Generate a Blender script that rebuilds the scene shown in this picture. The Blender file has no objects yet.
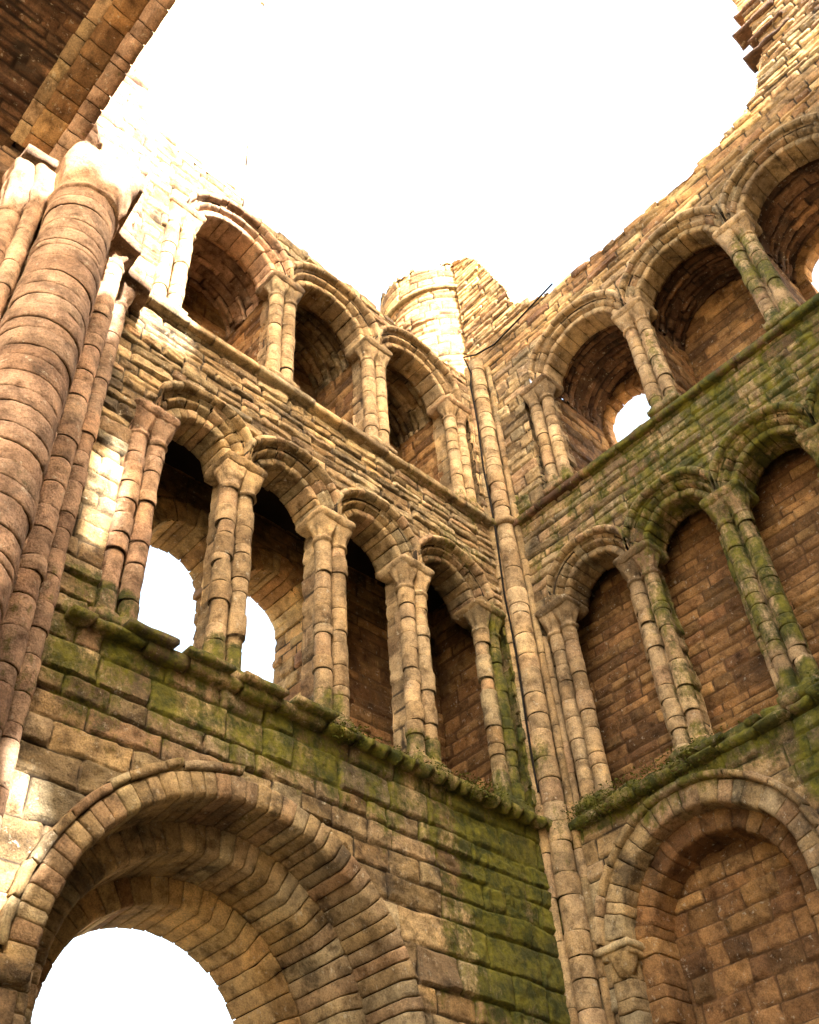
import bpy, math, random
import numpy as np

# ------------------------------------------------------------------ camera, sky, sun, exposure
S = bpy.context.scene
COL = S.collection
cam = bpy.data.cameras.new('camera')
camo = bpy.data.objects.new('camera', cam)
COL.objects.link(camo)
CP = np.array([-8.129, -6.0, 1.6])
yaw, pit, rol, FPX = 0.758169, 0.787857, -0.0846856, 1017.17
fw = np.array([math.cos(pit)*math.cos(yaw), math.cos(pit)*math.sin(yaw), math.sin(pit)])
rr = np.array([math.sin(yaw), -math.cos(yaw), 0.])
uu = np.cross(rr, fw)
r2 = math.cos(rol)*rr + math.sin(rol)*uu
u2 = -math.sin(rol)*rr + math.cos(rol)*uu
from mathutils import Matrix, Vector
M = Matrix(((r2[0], u2[0], -fw[0], CP[0]), (r2[1], u2[1], -fw[1], CP[1]), (r2[2], u2[2], -fw[2], CP[2]), (0, 0, 0, 1)))
camo.matrix_world = M
cam.sensor_fit = 'VERTICAL'
cam.sensor_height = 24.0
cam.lens = FPX*24.0/1024.0
cam.clip_start = 0.05
cam.clip_end = 5000
S.camera = camo

SUN = np.array([-0.15, -1.0, 0.75]); SUN /= np.linalg.norm(SUN)
W = bpy.data.worlds.new('World'); S.world = W; W.use_nodes = True
nt = W.node_tree; bg = nt.nodes['Background']
sky = nt.nodes.new('ShaderNodeTexSky'); sky.sky_type = 'NISHITA'; sky.sun_disc = False
sky.sun_elevation = math.asin(SUN[2]); sky.sun_rotation = math.atan2(SUN[0], SUN[1])
sky.air_density = 1.0; sky.dust_density = 6.0; sky.ozone_density = 0.3
tint = nt.nodes.new('ShaderNodeMix'); tint.data_type = 'RGBA'; tint.blend_type = 'MULTIPLY'; tint.inputs[0].default_value = 1
tint.inputs[7].default_value = (1.08, 1.0, .81, 1)       # hazy warm air
nt.links.new(sky.outputs[0], tint.inputs[6]); nt.links.new(tint.outputs[2], bg.inputs[0]); bg.inputs[1].default_value = 0.15
sl = bpy.data.lights.new('sun', 'SUN'); sl.energy = 5.0; sl.angle = math.radians(0.6); sl.color = (1.0, .93, .82)
so = bpy.data.objects.new('sun', sl); COL.objects.link(so); so.location = (-10, -30, 40)
so.rotation_euler = Vector(SUN).to_track_quat('Z', 'Y').to_euler()
S.view_settings.view_transform = 'Standard'; S.view_settings.look = 'None'
S.view_settings.exposure = 3.44; S.view_settings.gamma = 1.0
S.render.engine = 'CYCLES'
S.cycles.max_bounces = 6; S.cycles.diffuse_bounces = 2; S.cycles.glossy_bounces = 1
S.cycles.use_denoising = True

# ------------------------------------------------------------------ noise
def _h(i, j, k, s):
    n = (i*374761393 + j*668265263 + k*2147483647 + s*1274126177) & 0xFFFFFFFF
    n = ((n ^ (n >> 13))*1274126177) & 0xFFFFFFFF
    n = (n ^ (n >> 16))
    return (n & 0xFFFFFF).astype(np.float64)/float(0xFFFFFF)
def vnoise(x, y, z, s=0):
    xi = np.floor(x).astype(np.int64); yi = np.floor(y).astype(np.int64); zi = np.floor(z).astype(np.int64)
    fx = x-xi; fy = y-yi; fz = z-zi
    fx = fx*fx*(3-2*fx); fy = fy*fy*(3-2*fy); fz = fz*fz*(3-2*fz)
    def c(a, b, d): return _h(xi+a, yi+b, zi+d, s)
    x00 = c(0,0,0)*(1-fx)+c(1,0,0)*fx; x10 = c(0,1,0)*(1-fx)+c(1,1,0)*fx
    x01 = c(0,0,1)*(1-fx)+c(1,0,1)*fx; x11 = c(0,1,1)*(1-fx)+c(1,1,1)*fx
    return ((x00*(1-fy)+x10*fy)*(1-fz)+(x01*(1-fy)+x11*fy)*fz)*2-1
def fbm(x, y, z, s=0, o=4):
    t = 0; a = 1; n = 0
    for k in range(o):
        t = t+a*vnoise(x, y, z, s+k*17); n += a; a *= .55
        x = x*2.03+5.1; y = y*2.03+1.7; z = z*2.03+9.2
    return t/n
def sst(a, b, x):
    t = np.clip((x-a)/(b-a), 0, 1); return t*t*(3-2*t)

# ------------------------------------------------------------------ masonry bond: irregular coursed stones
class Bond:
    def __init__(s, umin, umax, vmin, vmax, zones, seed, joint=.016, bev=.013, prot=.014, rough=.011, bed=0.3, jd=.028, warp=.018):
        rng = np.random.RandomState(seed); s.rng = rng
        s.joint, s.bev, s.prot, s.rough, s.bed, s.jd, s.warp, s.seed = joint, bev, prot, rough, bed, jd, warp, seed
        vb = [vmin-.2]
        while vb[-1] < vmax+.2:
            h = l = None
            for (z, hh, ll) in zones:
                if vb[-1] < z: h, l = hh, ll; break
            if h is None: h, l = zones[-1][1:]
            vb.append(vb[-1]+h*rng.uniform(.7, 1.35))
        s.vb = np.array(vb); s.ub = []; s.off = []; n = 0
        for i in range(len(vb)-1):
            for (z, hh, ll) in zones:
                l = ll
                if vb[i] < z: break
            u = [umin-.5-rng.rand()*l]
            while u[-1] < umax+.5: u.append(u[-1]+l*rng.uniform(.5, 1.7))
            s.ub.append(np.array(u)); s.off.append(n); n += len(u)
        s.R = rng.rand(n+5, 6)
    def __call__(s, u, v):
        sh = u.shape; u = u.ravel(); v = v.ravel()
        wu = u+s.warp*fbm(u*3, v*3, 0*u, s.seed, 3); wv = v+s.warp*fbm(u*2.2, v*4, 0*u+7, s.seed+3, 3)
        ci = np.clip(np.searchsorted(s.vb, wv)-1, 0, len(s.vb)-2)
        dv = np.minimum(wv-s.vb[ci], s.vb[ci+1]-wv)
        du = np.zeros_like(u); sid = np.zeros(len(u), int); cu = np.zeros_like(u)
        for c in np.unique(ci):
            m = ci == c; ub = s.ub[c]; k = np.clip(np.searchsorted(ub, wu[m])-1, 0, len(ub)-2)
            du[m] = np.minimum(wu[m]-ub[k], ub[k+1]-wu[m]); sid[m] = s.off[c]+k; cu[m] = (ub[k]+ub[k+1])/2
        cv = (s.vb[ci]+s.vb[ci+1])/2
        R = s.R[sid]
        jn = s.joint*(.6+.8*R[:, 5])
        a = np.clip((du-jn/2)/s.bev, 0, 1); b = np.clip((dv-jn/2)/s.bev, 0, 1)
        e = (1-(1-a)**2.2)*(1-(1-b)**2.2)
        tone_j = np.clip(np.minimum(du, dv)/(jn*.9), 0, 1)
        tilt = (R[:, 1]-.5)*.05*(wu-cu)/.3+(R[:, 2]-.5)*.09*(wv-cv)/.2
        f1 = fbm(u*9, v*9, R[:, 3]*50, s.seed+5, 4)
        f2 = fbm(u*4, v*22, R[:, 4]*50, s.seed+9, 3)
        f3 = fbm(u*26, v*30, 0*u, s.seed+13, 2)
        ro = s.rough*(.5+1.3*R[:, 4]**2); bd = s.bed*(.35+.65*sst(9.0, 10.2, v))
        f4 = fbm(u*14, v*46, R[:, 4]*9, s.seed+17, 2)
        h = e*(s.prot*(R[:, 0]*2-1)+tilt*.6+ro*((1-bd)*f1*1.6+bd*f2*2.0)+.0045*f3+.004*f4)-(1-e)*s.jd+.25*s.rough*f1
        return h.reshape(sh), R[:, 0].reshape(sh), R[:, 3].reshape(sh), tone_j.reshape(sh)

# ------------------------------------------------------------------ mesh helpers
class MB:
    def __init__(s): s.v = []; s.f = []; s.c = []; s.n = 0
    def grid(s, P, C=None, mask=None, closeu=False):
        n, m = P.shape[:2]
        if C is None: C = np.zeros((n, m, 4)); C[..., 0] = .5; C[..., 2] = 1
        C = np.broadcast_to(C, (n, m, 4))
        idx = np.arange(n*m).reshape(n, m)
        a = idx[:-1, :-1]; b = idx[1:, :-1]; c = idx[1:, 1:]; d = idx[:-1, 1:]
        q = np.stack([a, b, c, d], -1)
        if mask is not None: q = q[mask]
        q = q.reshape(-1, 4)
        if closeu:
            a = idx[-1, :-1]; b = idx[0, :-1]; c = idx[0, 1:]; d = idx[-1, 1:]
            q = np.concatenate([q, np.stack([a, b, c, d], -1).reshape(-1, 4)])
        s.v.append(P.reshape(-1, 3)); s.c.append(np.asarray(C, float).reshape(-1, 4)); s.f.append(q+s.n); s.n += n*m
    def build(s, name, mat, parent=None, smooth=True, clean=True):
        V = np.concatenate(s.v); C = np.concatenate(s.c); F = np.concatenate(s.f)
        used = np.unique(F); mp = -np.ones(len(V), int); mp[used] = np.arange(len(used))
        V = V[used]; C = C[used]; F = mp[F]
        if parent is not None:
            o = ROOT.get(parent.name)
            if o is not None: V = V-o
        me = bpy.data.meshes.new(name)
        me.vertices.add(len(V)); me.vertices.foreach_set('co', V.astype(np.float32).ravel())
        me.loops.add(len(F)*4); me.loops.foreach_set('vertex_index', F.astype(np.int32).ravel())
        me.polygons.add(len(F)); me.polygons.foreach_set('loop_start', np.arange(0, len(F)*4, 4, dtype=np.int32))
        me.polygons.foreach_set('use_smooth', np.full(len(F), smooth))
        me.update(calc_edges=True)
        at = me.attributes.new('stone', 'FLOAT_COLOR', 'POINT'); at.data.foreach_set('color', C.astype(np.float32).ravel())
        me.materials.append(mat)
        ob = bpy.data.objects.new(name, me); COL.objects.link(ob)
        if parent is not None:
            ob.parent = parent
            if parent.name in ROOT: ROOT[ob.name] = ROOT[parent.name]
        return ob
ROOT = {}
def root(name, loc, label, cat, group=None):
    o = bpy.data.objects.new(name, None); COL.objects.link(o); o.location = loc; o.empty_display_size = .3
    o['label'] = label; o['category'] = cat
    if group: o['group'] = group
    ROOT[o.name] = np.array(loc, float)
    return o
def tag(o, label, cat, group=None, kind=None):
    if label: o['label'] = label
    if cat: o['category'] = cat
    if group: o['group'] = group
    if kind: o['kind'] = kind
    return o
def node(name, parent):          # an empty part that holds sub-parts
    o = bpy.data.objects.new(name, None); COL.objects.link(o); o.parent = parent; o.empty_display_size = .2
    ROOT[o.name] = ROOT[parent.name]
    return o

# wall frames: (u = distance from the corner, d = depth into the wall, v = height)
def FL(u, d, v): return np.stack([-u, d, v], -1)
def FR(u, d, v): return np.stack([d, -u, v], -1)
def moss_at(P, fn):
    return fn(P[..., 0], P[..., 1], P[..., 2]) if fn else np.zeros(P.shape[:2])

def sheet(mb, bond, f, ur, vr, res, mossfn=None, keep=None, amp=1.0):
    """f(U,V,h) -> point, h pushes out of the surface"""
    nu = max(2, int((ur[1]-ur[0])/res)+1); nv = max(2, int((vr[1]-vr[0])/res)+1)
    U, V = np.meshgrid(np.linspace(*ur, nu), np.linspace(*vr, nv), indexing='ij')
    h, a, b, j = bond(U, V)
    P = f(U, V, h*amp)
    C = np.stack([a, b, j, moss_at(P, mossfn)], -1)
    mask = None
    if keep is not None:
        Uc = (U[:-1, :-1]+U[1:, 1:])/2; Vc = (V[:-1, :-1]+V[1:, 1:])/2
        mask = keep(Uc, Vc)
    mb.grid(P, C, mask)

def jit(P, amp, sc=9, seed=0):
    x, y, z = P[..., 0]*sc, P[..., 1]*sc, P[..., 2]*sc
    return P+amp*np.stack([fbm(x, y, z, seed, 3), fbm(x+31, y, z, seed+1, 3), fbm(x, y+57, z, seed+2, 3)], -1)

def insetp(pr, a):
    nx = np.roll(pr, -1, 0)-np.roll(pr, 1, 0); nx /= np.linalg.norm(nx, axis=1)[:, None]+1e-9
    x, y = pr[:, 0], pr[:, 1]; ar = np.sum(x*np.roll(y, -1)-np.roll(x, -1)*y)
    nn = np.stack([-nx[:, 1], nx[:, 0]], -1)*(1 if ar > 0 else -1)
    return pr+nn*a
def stone_path(mb, prof, pathP, s0, s1, n, rng, F, gap=.007, bev=.007, jr=.006, amp=.006, mossfn=None, clamp=None, sub=4, uneven=.25, amp2=.0, seed=0, core=True, tone=None):
    """prof: closed polygon of (r,d); pathP(s, r) -> (u, v). n stones between s0 and s1."""
    prof = np.array(prof, float)
    # refine the profile
    pts = []
    for i in range(len(prof)):
        a = prof[i]; b = prof[(i+1) % len(prof)]; L = np.linalg.norm(b-a); k = max(1, int(round(L/.05)))
        for t in range(k): pts.append(a+(b-a)*t/k)
    pr = np.array(pts); pc = prof.mean(0)
    cuts = np.linspace(s0, s1, n+1); ds = (s1-s0)/n
    cuts[1:-1] += rng.uniform(-uneven, uneven, n-1)*ds
    for i in range(n):
        a, b = cuts[i]+gap/2, cuts[i+1]-gap/2
        if b-a < .01: continue
        ss = np.concatenate([[a, a], np.linspace(a, b, sub+2)[0:0], [a+bev], np.linspace(a+bev, b-bev, sub+1)[1:-1], [b-bev], [b, b]])
        ins = np.zeros(len(ss)); ins[0] = 9; ins[-1] = 9; ins[1] = bev; ins[-2] = bev
        off = np.clip(rng.normal(0, jr, 2), -.011, .011); tn = .2+.6*rng.rand() if tone is None else tone; tb = .3+.55*rng.rand(); k = rng.rand()*50
        P = np.zeros((len(pr), len(ss), 3))
        for q, (s_, in_) in enumerate(zip(ss, ins)):
            if in_ == 9: pp = pc+(pr-pc)*.5
            else: pp = insetp(pr, in_) if in_ else pr
            R_ = pp[:, 0]+off[0]; D_ = pp[:, 1]+off[1]
            u, v = pathP(np.full(len(pp), s_), R_)
            if clamp: u = np.clip(u, clamp[0], clamp[1])
            P[:, q] = F(u, D_, v)
        P = jit(P, amp*(.5+1.2*rng.rand()), 11, int(k)); 
        if amp2: P = jit(P, amp2, 4, 3)
        C = np.zeros((len(pr), len(ss), 4)); C[..., 0] = tn; C[..., 1] = tb; C[..., 2] = 1
        C[:, 0, 2] = 0; C[:, -1, 2] = 0; C[..., 3] = moss_at(P, mossfn)
        mb.grid(P, C, closeu=True)
    if core:
        ss = np.linspace(s0, s1, max(6, n*2)); P = np.zeros((len(pr), len(ss), 3))
        pp = insetp(pr, .03)
        for q, s_ in enumerate(ss):
            u, v = pathP(np.full(len(pp), s_), pp[:, 0])
            if clamp: u = np.clip(u, clamp[0], clamp[1])
            P[:, q] = F(u, pp[:, 1], v)
        C = np.zeros((len(pr), len(ss), 4)); C[..., 0] = .5; C[..., 1] = .3; C[..., 3] = moss_at(P, mossfn)
        mb.grid(P, C, closeu=True)

def arch_path(uc, vc, r0):
    """s = arc length at radius r0 measured from the crown, straight legs below the springing"""
    q = math.pi/2*r0
    def f(s, R):
        u = np.empty_like(R); v = np.empty_like(R)
        for i in range(len(R)):
            if abs(s[i]) <= q:
                t = s[i]/r0; u[i] = uc+R[i]*math.sin(t); v[i] = vc+R[i]*math.cos(t)
            else:
                sg = 1 if s[i] > 0 else -1
                u[i] = uc+sg*R[i]; v[i] = vc-(abs(s[i])-q)
        return u, v
    return f, q

def shaft(mb, F, u, d, v0, v1, r, rng, dh=.22, mossfn=None, seg=30, amp=.005, wear=.004, rj=.004, tone=None, uneven=.3, arc=None):
    """stack of stone drums with rounded joints"""
    n = max(1, int(round((v1-v0)/dh))); cuts = np.linspace(v0, v1, n+1); cuts[1:-1] += rng.uniform(-uneven, uneven, n-1)*dh
    th = np.linspace(0, 2*math.pi, seg, endpoint=False)
    for i in range(n):
        a, b = cuts[i]+.002, cuts[i+1]-.002; L = b-a
        e = min(.008, L*.2)
        zs = np.array([a, a+e*.25, a+e, a+L*.3, a+L*.5, a+L*.7, b-e, b-e*.25, b])
        z2 = np.linspace(a+e, b-e, max(4, int(L/.025))); rs2 = .002*np.sin(np.linspace(0, math.pi, len(z2)))
        rs = np.array([-.013, -.003, 0, .0015, .002, .0015, 0, -.003, -.013])
        zs = np.concatenate([zs[:2], z2, zs[-2:]]); rs = np.concatenate([rs[:2], rs2, rs[-2:]])
        R0 = r+rng.normal(0, rj); ou, od = rng.normal(0, rj, 2); el = rng.uniform(-.03, .03)
        T, Z = np.meshgrid(th, zs, indexing='ij'); RS = np.broadcast_to(rs, T.shape)*(r/.1)**.3
        RR = R0+RS*rng.uniform(.6, 1.1)
        U = u+ou+RR*np.cos(T)*(1+el); D = d+od+RR*np.sin(T)
        P = F(U, D, Z); sd = rng.randint(1000)
        P = jit(P, amp*(.3+1.1*rng.rand()**2), 10, sd)
        if wear: P = jit(P, wear, 22, sd+5)
        P = jit(P, .0035, 55, sd+9)
        C = np.zeros(T.shape+(4,)); C[..., 0] = rng.rand() if tone is None else tone+(rng.rand()-.5)*.3
        C[..., 1] = .35+.5*rng.rand(); C[..., 2] = 1; C[:, 0, 2] = 0; C[:, -1, 2] = 0; C[..., 3] = moss_at(P, mossfn)
        mb.grid(P, C, closeu=True)

def loft(mb, F, u, d, secs, rng, mossfn=None, seg=32, amp=.006, tone=None, scallop=0, sc=12):
    """secs: (v, half-width u, half-width d, squareness 0..1)"""
    th = np.linspace(0, 2*math.pi, seg, endpoint=False)
    P = np.zeros((seg, len(secs), 3))
    for q, (v, wu, wd, sq) in enumerate(secs):
        c, s_ = np.cos(th), np.sin(th)
        p = 2+sq*10
        m = (np.abs(c)**p+np.abs(s_)**p)**(-1/p)
        k = 1-scallop*(.5+.5*np.cos(8*th))*(1-abs(2*(q/(len(secs)-1))-1.0))
        P[:, q] = F(u+wu*m*c*k, d+wd*m*s_*k, np.full(seg, v))
    P = jit(P, amp, sc, rng.randint(1000))
    C = np.zeros((seg, len(secs), 4)); C[..., 0] = rng.rand() if tone is None else tone; C[..., 1] = rng.rand(); C[..., 2] = 1
    C[..., 3] = moss_at(P, mossfn)
    mb.grid(P, C, closeu=True)
def block(mb, F, u0, u1, d0, d1, v0, v1, rng, mossfn=None, amp=.008, bev=.02, tone=None, res=.06, sc=9):
    """rough stone block with worn edges (closed)"""
    cu, cd = (u0+u1)/2, (d0+d1)/2; hu, hd = (u1-u0)/2, (d1-d0)/2
    pts = []
    nu = max(1, int(2*hu/res)); nd = max(1, int(2*hd/res))
    for t in np.linspace(-1, 1, nu+1)[:-1]: pts.append((t, -1))
    for t in np.linspace(-1, 1, nd+1)[:-1]: pts.append((1, t))
    for t in np.linspace(1, -1, nu+1)[:-1]: pts.append((t, 1))
    for t in np.linspace(1, -1, nd+1)[:-1]: pts.append((-1, t))
    pts = np.array(pts, float)
    nz = max(1, int((v1-v0-2*bev)/res))
    vs = [v0, v0, v0+bev]+list(np.linspace(v0+bev, v1-bev, nz+1)[1:-1])+[v1-bev, v1, v1]
    P = np.zeros((len(pts), len(vs), 3))
    for q, v in enumerate(vs):
        inn = bev if q in (1, len(vs)-2) else 0
        k = .02 if q in (0, len(vs)-1) else 1
        P[:, q] = F(cu+pts[:, 0]*max(hu-inn, .001)*k, cd+pts[:, 1]*max(hd-inn, .001)*k, np.full(len(pts), v))
    P = jit(P, amp, sc, rng.randint(1000))
    C = np.zeros((len(pts), len(vs), 4)); C[..., 0] = rng.rand() if tone is None else tone; C[..., 1] = rng.rand(); C[..., 2] = 1
    C[..., 3] = moss_at(P, mossfn)
    mb.grid(P, C, closeu=True)
def course(mb, F, u0, u1, d0, d1, v0, v1, rng, L=.5, mossfn=None, ragged=0., amp=.01, tone=None, bev=.02, axis='u'):
    """run of stones along u"""
    u = u0
    while u < u1-.02:
        l = min(L*rng.uniform(.6, 1.5), u1-u)
        if u1-(u+l) < .12: l = u1-u
        dd = rng.uniform(0, ragged); zz = rng.uniform(-.3, .3)*ragged
        block(mb, F, u+.004, u+l-.004, d0+dd, d1, v0+zz, v1+rng.uniform(-.4, .2)*ragged, rng, mossfn, amp, bev, tone)
        u += l

# ------------------------------------------------------------------ materials
def stone_mat(name, cols, mortar=(.065, .045, .028), moss=(.17, .155, .013), moss2=(.032, .040, .005), warm=1.0, bump=.9, mossamt=1.0, dark=0.7):
    m = bpy.data.materials.new(name); m.use_nodes = True; t = m.node_tree; N = t.nodes; Lk = t.links
    b = N['Principled BSDF']; b.inputs['Roughness'].default_value = .92
    b.inputs['Specular IOR Level'].default_value = .25
    def n(ty, **k):
        o = N.new(ty)
        for a, v in k.items(): setattr(o, a, v)
        return o
    def noise(sc, det=4, ro=.55, vec=None, dist=0):
        o = n('ShaderNodeTexNoise'); o.inputs['Scale'].default_value = sc; o.inputs['Detail'].default_value = det
        o.inputs['Roughness'].default_value = ro; o.inputs['Distortion'].default_value = dist
        Lk.new(vec or geo.outputs['Position'], o.inputs['Vector']); return o.outputs['Fac']
    def mixc(f, a, bb, bt='MIX'):
        o = n('ShaderNodeMix', data_type='RGBA', blend_type=bt)
        for s_, x in ((0, f), (6, a), (7, bb)):
            if isinstance(x, (int, float)): o.inputs[s_].default_value = x
            elif isinstance(x, tuple): o.inputs[s_].default_value = (*x, 1)
            else: Lk.new(x, o.inputs[s_])
        return o.outputs[2]
    def ramp(f, pts):
        o = n('ShaderNodeValToRGB'); e = o.color_ramp.elements
        while len(e) < len(pts): e.new(.5)
        for k, (p, c) in zip(e, pts):
            k.position = p; k.color = (*c, 1) if isinstance(c, tuple) else (c, c, c, 1)
        Lk.new(f, o.inputs[0]); return o.outputs[0]
    def math_(op, a, bb=None, cl=False):
        o = n('ShaderNodeMath', operation=op); o.use_clamp = cl
        for k, x in enumerate((a, bb)):
            if x is None: continue
            if isinstance(x, (int, float)): o.inputs[k].default_value = x
            else: Lk.new(x, o.inputs[k])
        return o.outputs[0]
    geo = n('ShaderNodeNewGeometry'); at = n('ShaderNodeAttribute'); at.attribute_name = 'stone'
    sp = n('ShaderNodeSeparateColor'); Lk.new(at.outputs['Color'], sp.inputs[0])
    tone, tone2, jn, ms = sp.outputs[0], sp.outputs[1], sp.outputs[2], at.outputs['Alpha']
    base = ramp(tone, [(i/(len(cols)-1), c) for i, c in enumerate(cols)])
    val = ramp(tone2, [(0, .5), (.35, .82), (.8, 1.12), (1, 1.45)])
    base = mixc(1.0, base, val, 'MULTIPLY')
    # weathering: broad stain, blotches, grain
    f_st = noise(.9, 5, .6); base = mixc(1.0, base, ramp(f_st, [(.32, (.45, .40, .34)), (.52, (1., 1., 1.)), (.68, (1.35, 1.3, 1.15))]), 'MULTIPLY')
    f_bl = noise(7, 6, .65); base = mixc(1.0, base, ramp(f_bl, [(.30, (.34, .29, .23)), (.5, (1., .98, .95)), (.72, (1.45, 1.4, 1.3))]), 'MULTIPLY')
    f_gr = noise(70, 4, .7); base = mixc(1.0, base, ramp(f_gr, [(.3, .55), (.5, 1.0), (.72, 1.32)]), 'MULTIPLY')
    # black crust in hollows of its own pattern
    f_k = noise(2.6, 8, .68, dist=.4); base = mixc(ramp(f_k, [(.53, 0.0), (.64, dark)]), base, (.035, .026, .018))
    # pale lichen spots
    f_l = noise(16, 6, .7); base = mixc(ramp(f_l, [(.60, 0.0), (.68, .55)]), base, (.56, .50, .38))
    # mortar
    jm = ramp(math_('ADD', jn, math_('MULTIPLY', math_('SUBTRACT', f_bl, .5), .6)), [(.3, 1.0), (.85, 0.0)])
    base = mixc(jm, base, mixc(f_gr, mortar, tuple(x*.45 for x in mortar)))
    # moss
    mpz = n('ShaderNodeMapping'); mpz.inputs['Scale'].default_value = (1, 1, .35); Lk.new(geo.outputs['Position'], mpz.inputs['Vector'])
    f_m = noise(4.5, 8, .7, vec=mpz.outputs[0]); f_m2 = noise(22, 6, .7)
    mm = math_('ADD', math_('MULTIPLY', ms, mossamt), math_('SUBTRACT', math_('MULTIPLY', math_('ADD', f_m, math_('MULTIPLY', f_m2, .45)), 2.1), 2.08))
    mm = math_('ADD', mm, math_('MULTIPLY', math_('SUBTRACT', tone2, .5), .25)); mm = math_('ADD', mm, math_('MULTIPLY', math_('SUBTRACT', 1.0, jn), .12))
    mfac = ramp(mm, [(0.0, 0.0), (.18, .6), (.4, .95)])
    mcol = mixc(ramp(noise(6, 7, .72), [(.42, 0.), (.66, 1.)]), moss2, moss)
    base = mixc(mfac, base, mcol)
    Lk.new(base, b.inputs['Base Color'])
    bp = n('ShaderNodeBump'); bp.inputs['Strength'].default_value = bump; bp.inputs['Distance'].default_value = .03
    hh = math_('ADD', math_('MULTIPLY', noise(34, 8, .72), .9), math_('MULTIPLY', f_bl, .8))
    hh = math_('ADD', hh, math_('MULTIPLY', noise(130, 3, .7), .35))
    Lk.new(hh, bp.inputs['Height']); Lk.new(bp.outputs[0], b.inputs['Normal'])
    return m
BUFF = [(.24, .155, .075), (.33, .225, .115), (.38, .27, .145), (.30, .21, .105), (.41, .30, .17), (.35, .225, .13), (.36, .29, .18), (.27, .185, .09), (.43, .33, .19)]
PINK = [(.38, .235, .155), (.46, .30, .205), (.42, .265, .175), (.50, .345, .24), (.35, .21, .135)]
YEL = [(.46, .30, .13), (.36, .20, .09), (.50, .36, .18), (.42, .27, .12), (.28, .15, .08)]
GLARE = [(.58, .50, .36), (.64, .56, .42), (.55, .45, .32)]
RUST = [(.23, .12, .05), (.30, .165, .068), (.19, .095, .042), (.34, .20, .085), (.26, .14, .055)]
M_wall = stone_mat('weathered sandstone', BUFF)
M_pink = stone_mat('pink sandstone', PINK, mortar=(.09, .05, .035), dark=.4)
M_yel = stone_mat('yellow sandstone', YEL, dark=.3)
M_rust = stone_mat('rust brown brickwork', RUST, mortar=(.14, .07, .03), dark=.35)
M_shaft = stone_mat('pale shaft stone', [(.37, .26, .145), (.43, .31, .18), (.33, .225, .12), (.47, .35, .21), (.38, .25, .145)], dark=.3)
M_glare = stone_mat('ashlar with painted sun glare', GLARE, mortar=(.45, .38, .28), dark=.12, bump=.3)  # overexposed sunlight put into the colour as paler stone and mortar
M_dark = stone_mat('dark rubble', [(.12, .065, .04), (.18, .10, .055), (.10, .05, .03), (.22, .12, .06)], mortar=(.05, .03, .02))  # darker brown stones for vaults, right string course and toothing
def plain(name, c, r=.6):
    m = bpy.data.materials.new(name); m.use_nodes = True; b = m.node_tree.nodes['Principled BSDF']
    b.inputs['Roughness'].default_value = r; b.inputs['Specular IOR Level'].default_value = .1
    nz = m.node_tree.nodes.new('ShaderNodeTexNoise'); nz.inputs['Scale'].default_value = 30
    rm = m.node_tree.nodes.new('ShaderNodeMix'); rm.data_type = 'RGBA'
    rm.inputs[6].default_value = (*[x*.5 for x in c], 1); rm.inputs[7].default_value = (*[x*1.4 for x in c], 1)
    m.node_tree.links.new(nz.outputs[0], rm.inputs[0]); m.node_tree.links.new(rm.outputs[2], b.inputs['Base Color'])
    return m
M_cable = plain('black cable', (.012, .010, .009), .95)
M_grass = plain('gravel', (.17, .135, .085), .95)

# ------------------------------------------------------------------ moss maps (world positions)
def moss_left(x, y, z):
    u = -x
    band = sst(5.2, 6.3, z)*sst(7.2, 6.9, z)*.8                      # under the gallery ledge
    cor = sst(2.7, 1.1, u)*sst(3.9, 4.9, z)*sst(7.2, 6.8, z)*1.1           # corner damp
    resp = sst(.95, .6, u)*sst(9.9, 9.0, z)*sst(6.5, 7.0, z)*.9          # damp respond
    hood = sst(1.9, 1.3, u)*sst(9.6, 10.0, z)*sst(10.6, 10.2, z)*.6
    sp = sst(10.0, 10.8, z)*sst(11.5, 11.3, z)*sst(3.5, 1.0, u)*.55
    ar = sst(5.0, 5.6, u)*sst(4.6, 5.3, z)*sst(7, 6.9, z)*.3
    edge = sst(6.75, 6.9, z)*sst(7.25, 7.1, z)*.8
    return np.maximum.reduce([band, cor, resp, hood, sp, ar, edge, 0*z+.12])
def moss_right(x, y, z):
    u = -y
    sp = sst(9.6, 10.2, z)*sst(11.6, 11.3, z)*(.55+.2*sst(.8, 2.5, u))
    sp = np.maximum(sp, sst(1.3, 2.2, u)*sst(7.1, 7.4, z)*sst(11.6, 11.3, z)*.82)
    led = sst(6.35, 6.5, z)*sst(6.95, 6.8, z)*.95
    low = sst(2.3, 3.0, u)*sst(5.3, 6.0, z)*sst(7.2, 7.0, z)*.95
    t3 = sst(2.2, 3.4, u)*sst(11.3, 11.8, z)*sst(13.6, 12.6, z)*.78
    low2 = sst(6.0, 6.4, z)*sst(.5, 1.2, u)*sst(7.2, 7, z)*.7
    return np.maximum.reduce([sp, led, low, t3, low2, 0*z+.1])
def moss_pier(x, y, z):
    return np.maximum(sst(7.4, 6.4, z)*.42, .06)

T2L = [5.31, 4.26, 3.06, 1.87, .66]; T2R = [.625, 1.83, 3.05, 4.27, 5.49, 6.71]
T3L = [5.40, 3.83, 2.27, .70]; T3R = [1.08, 2.80, 4.48, 6.18]
Z2B, Z2C, Z2S = 6.78, 9.02, 9.38
Z3B, Z3C, Z3S = 11.12, 12.88, 13.24
FACE = -.10

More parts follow.
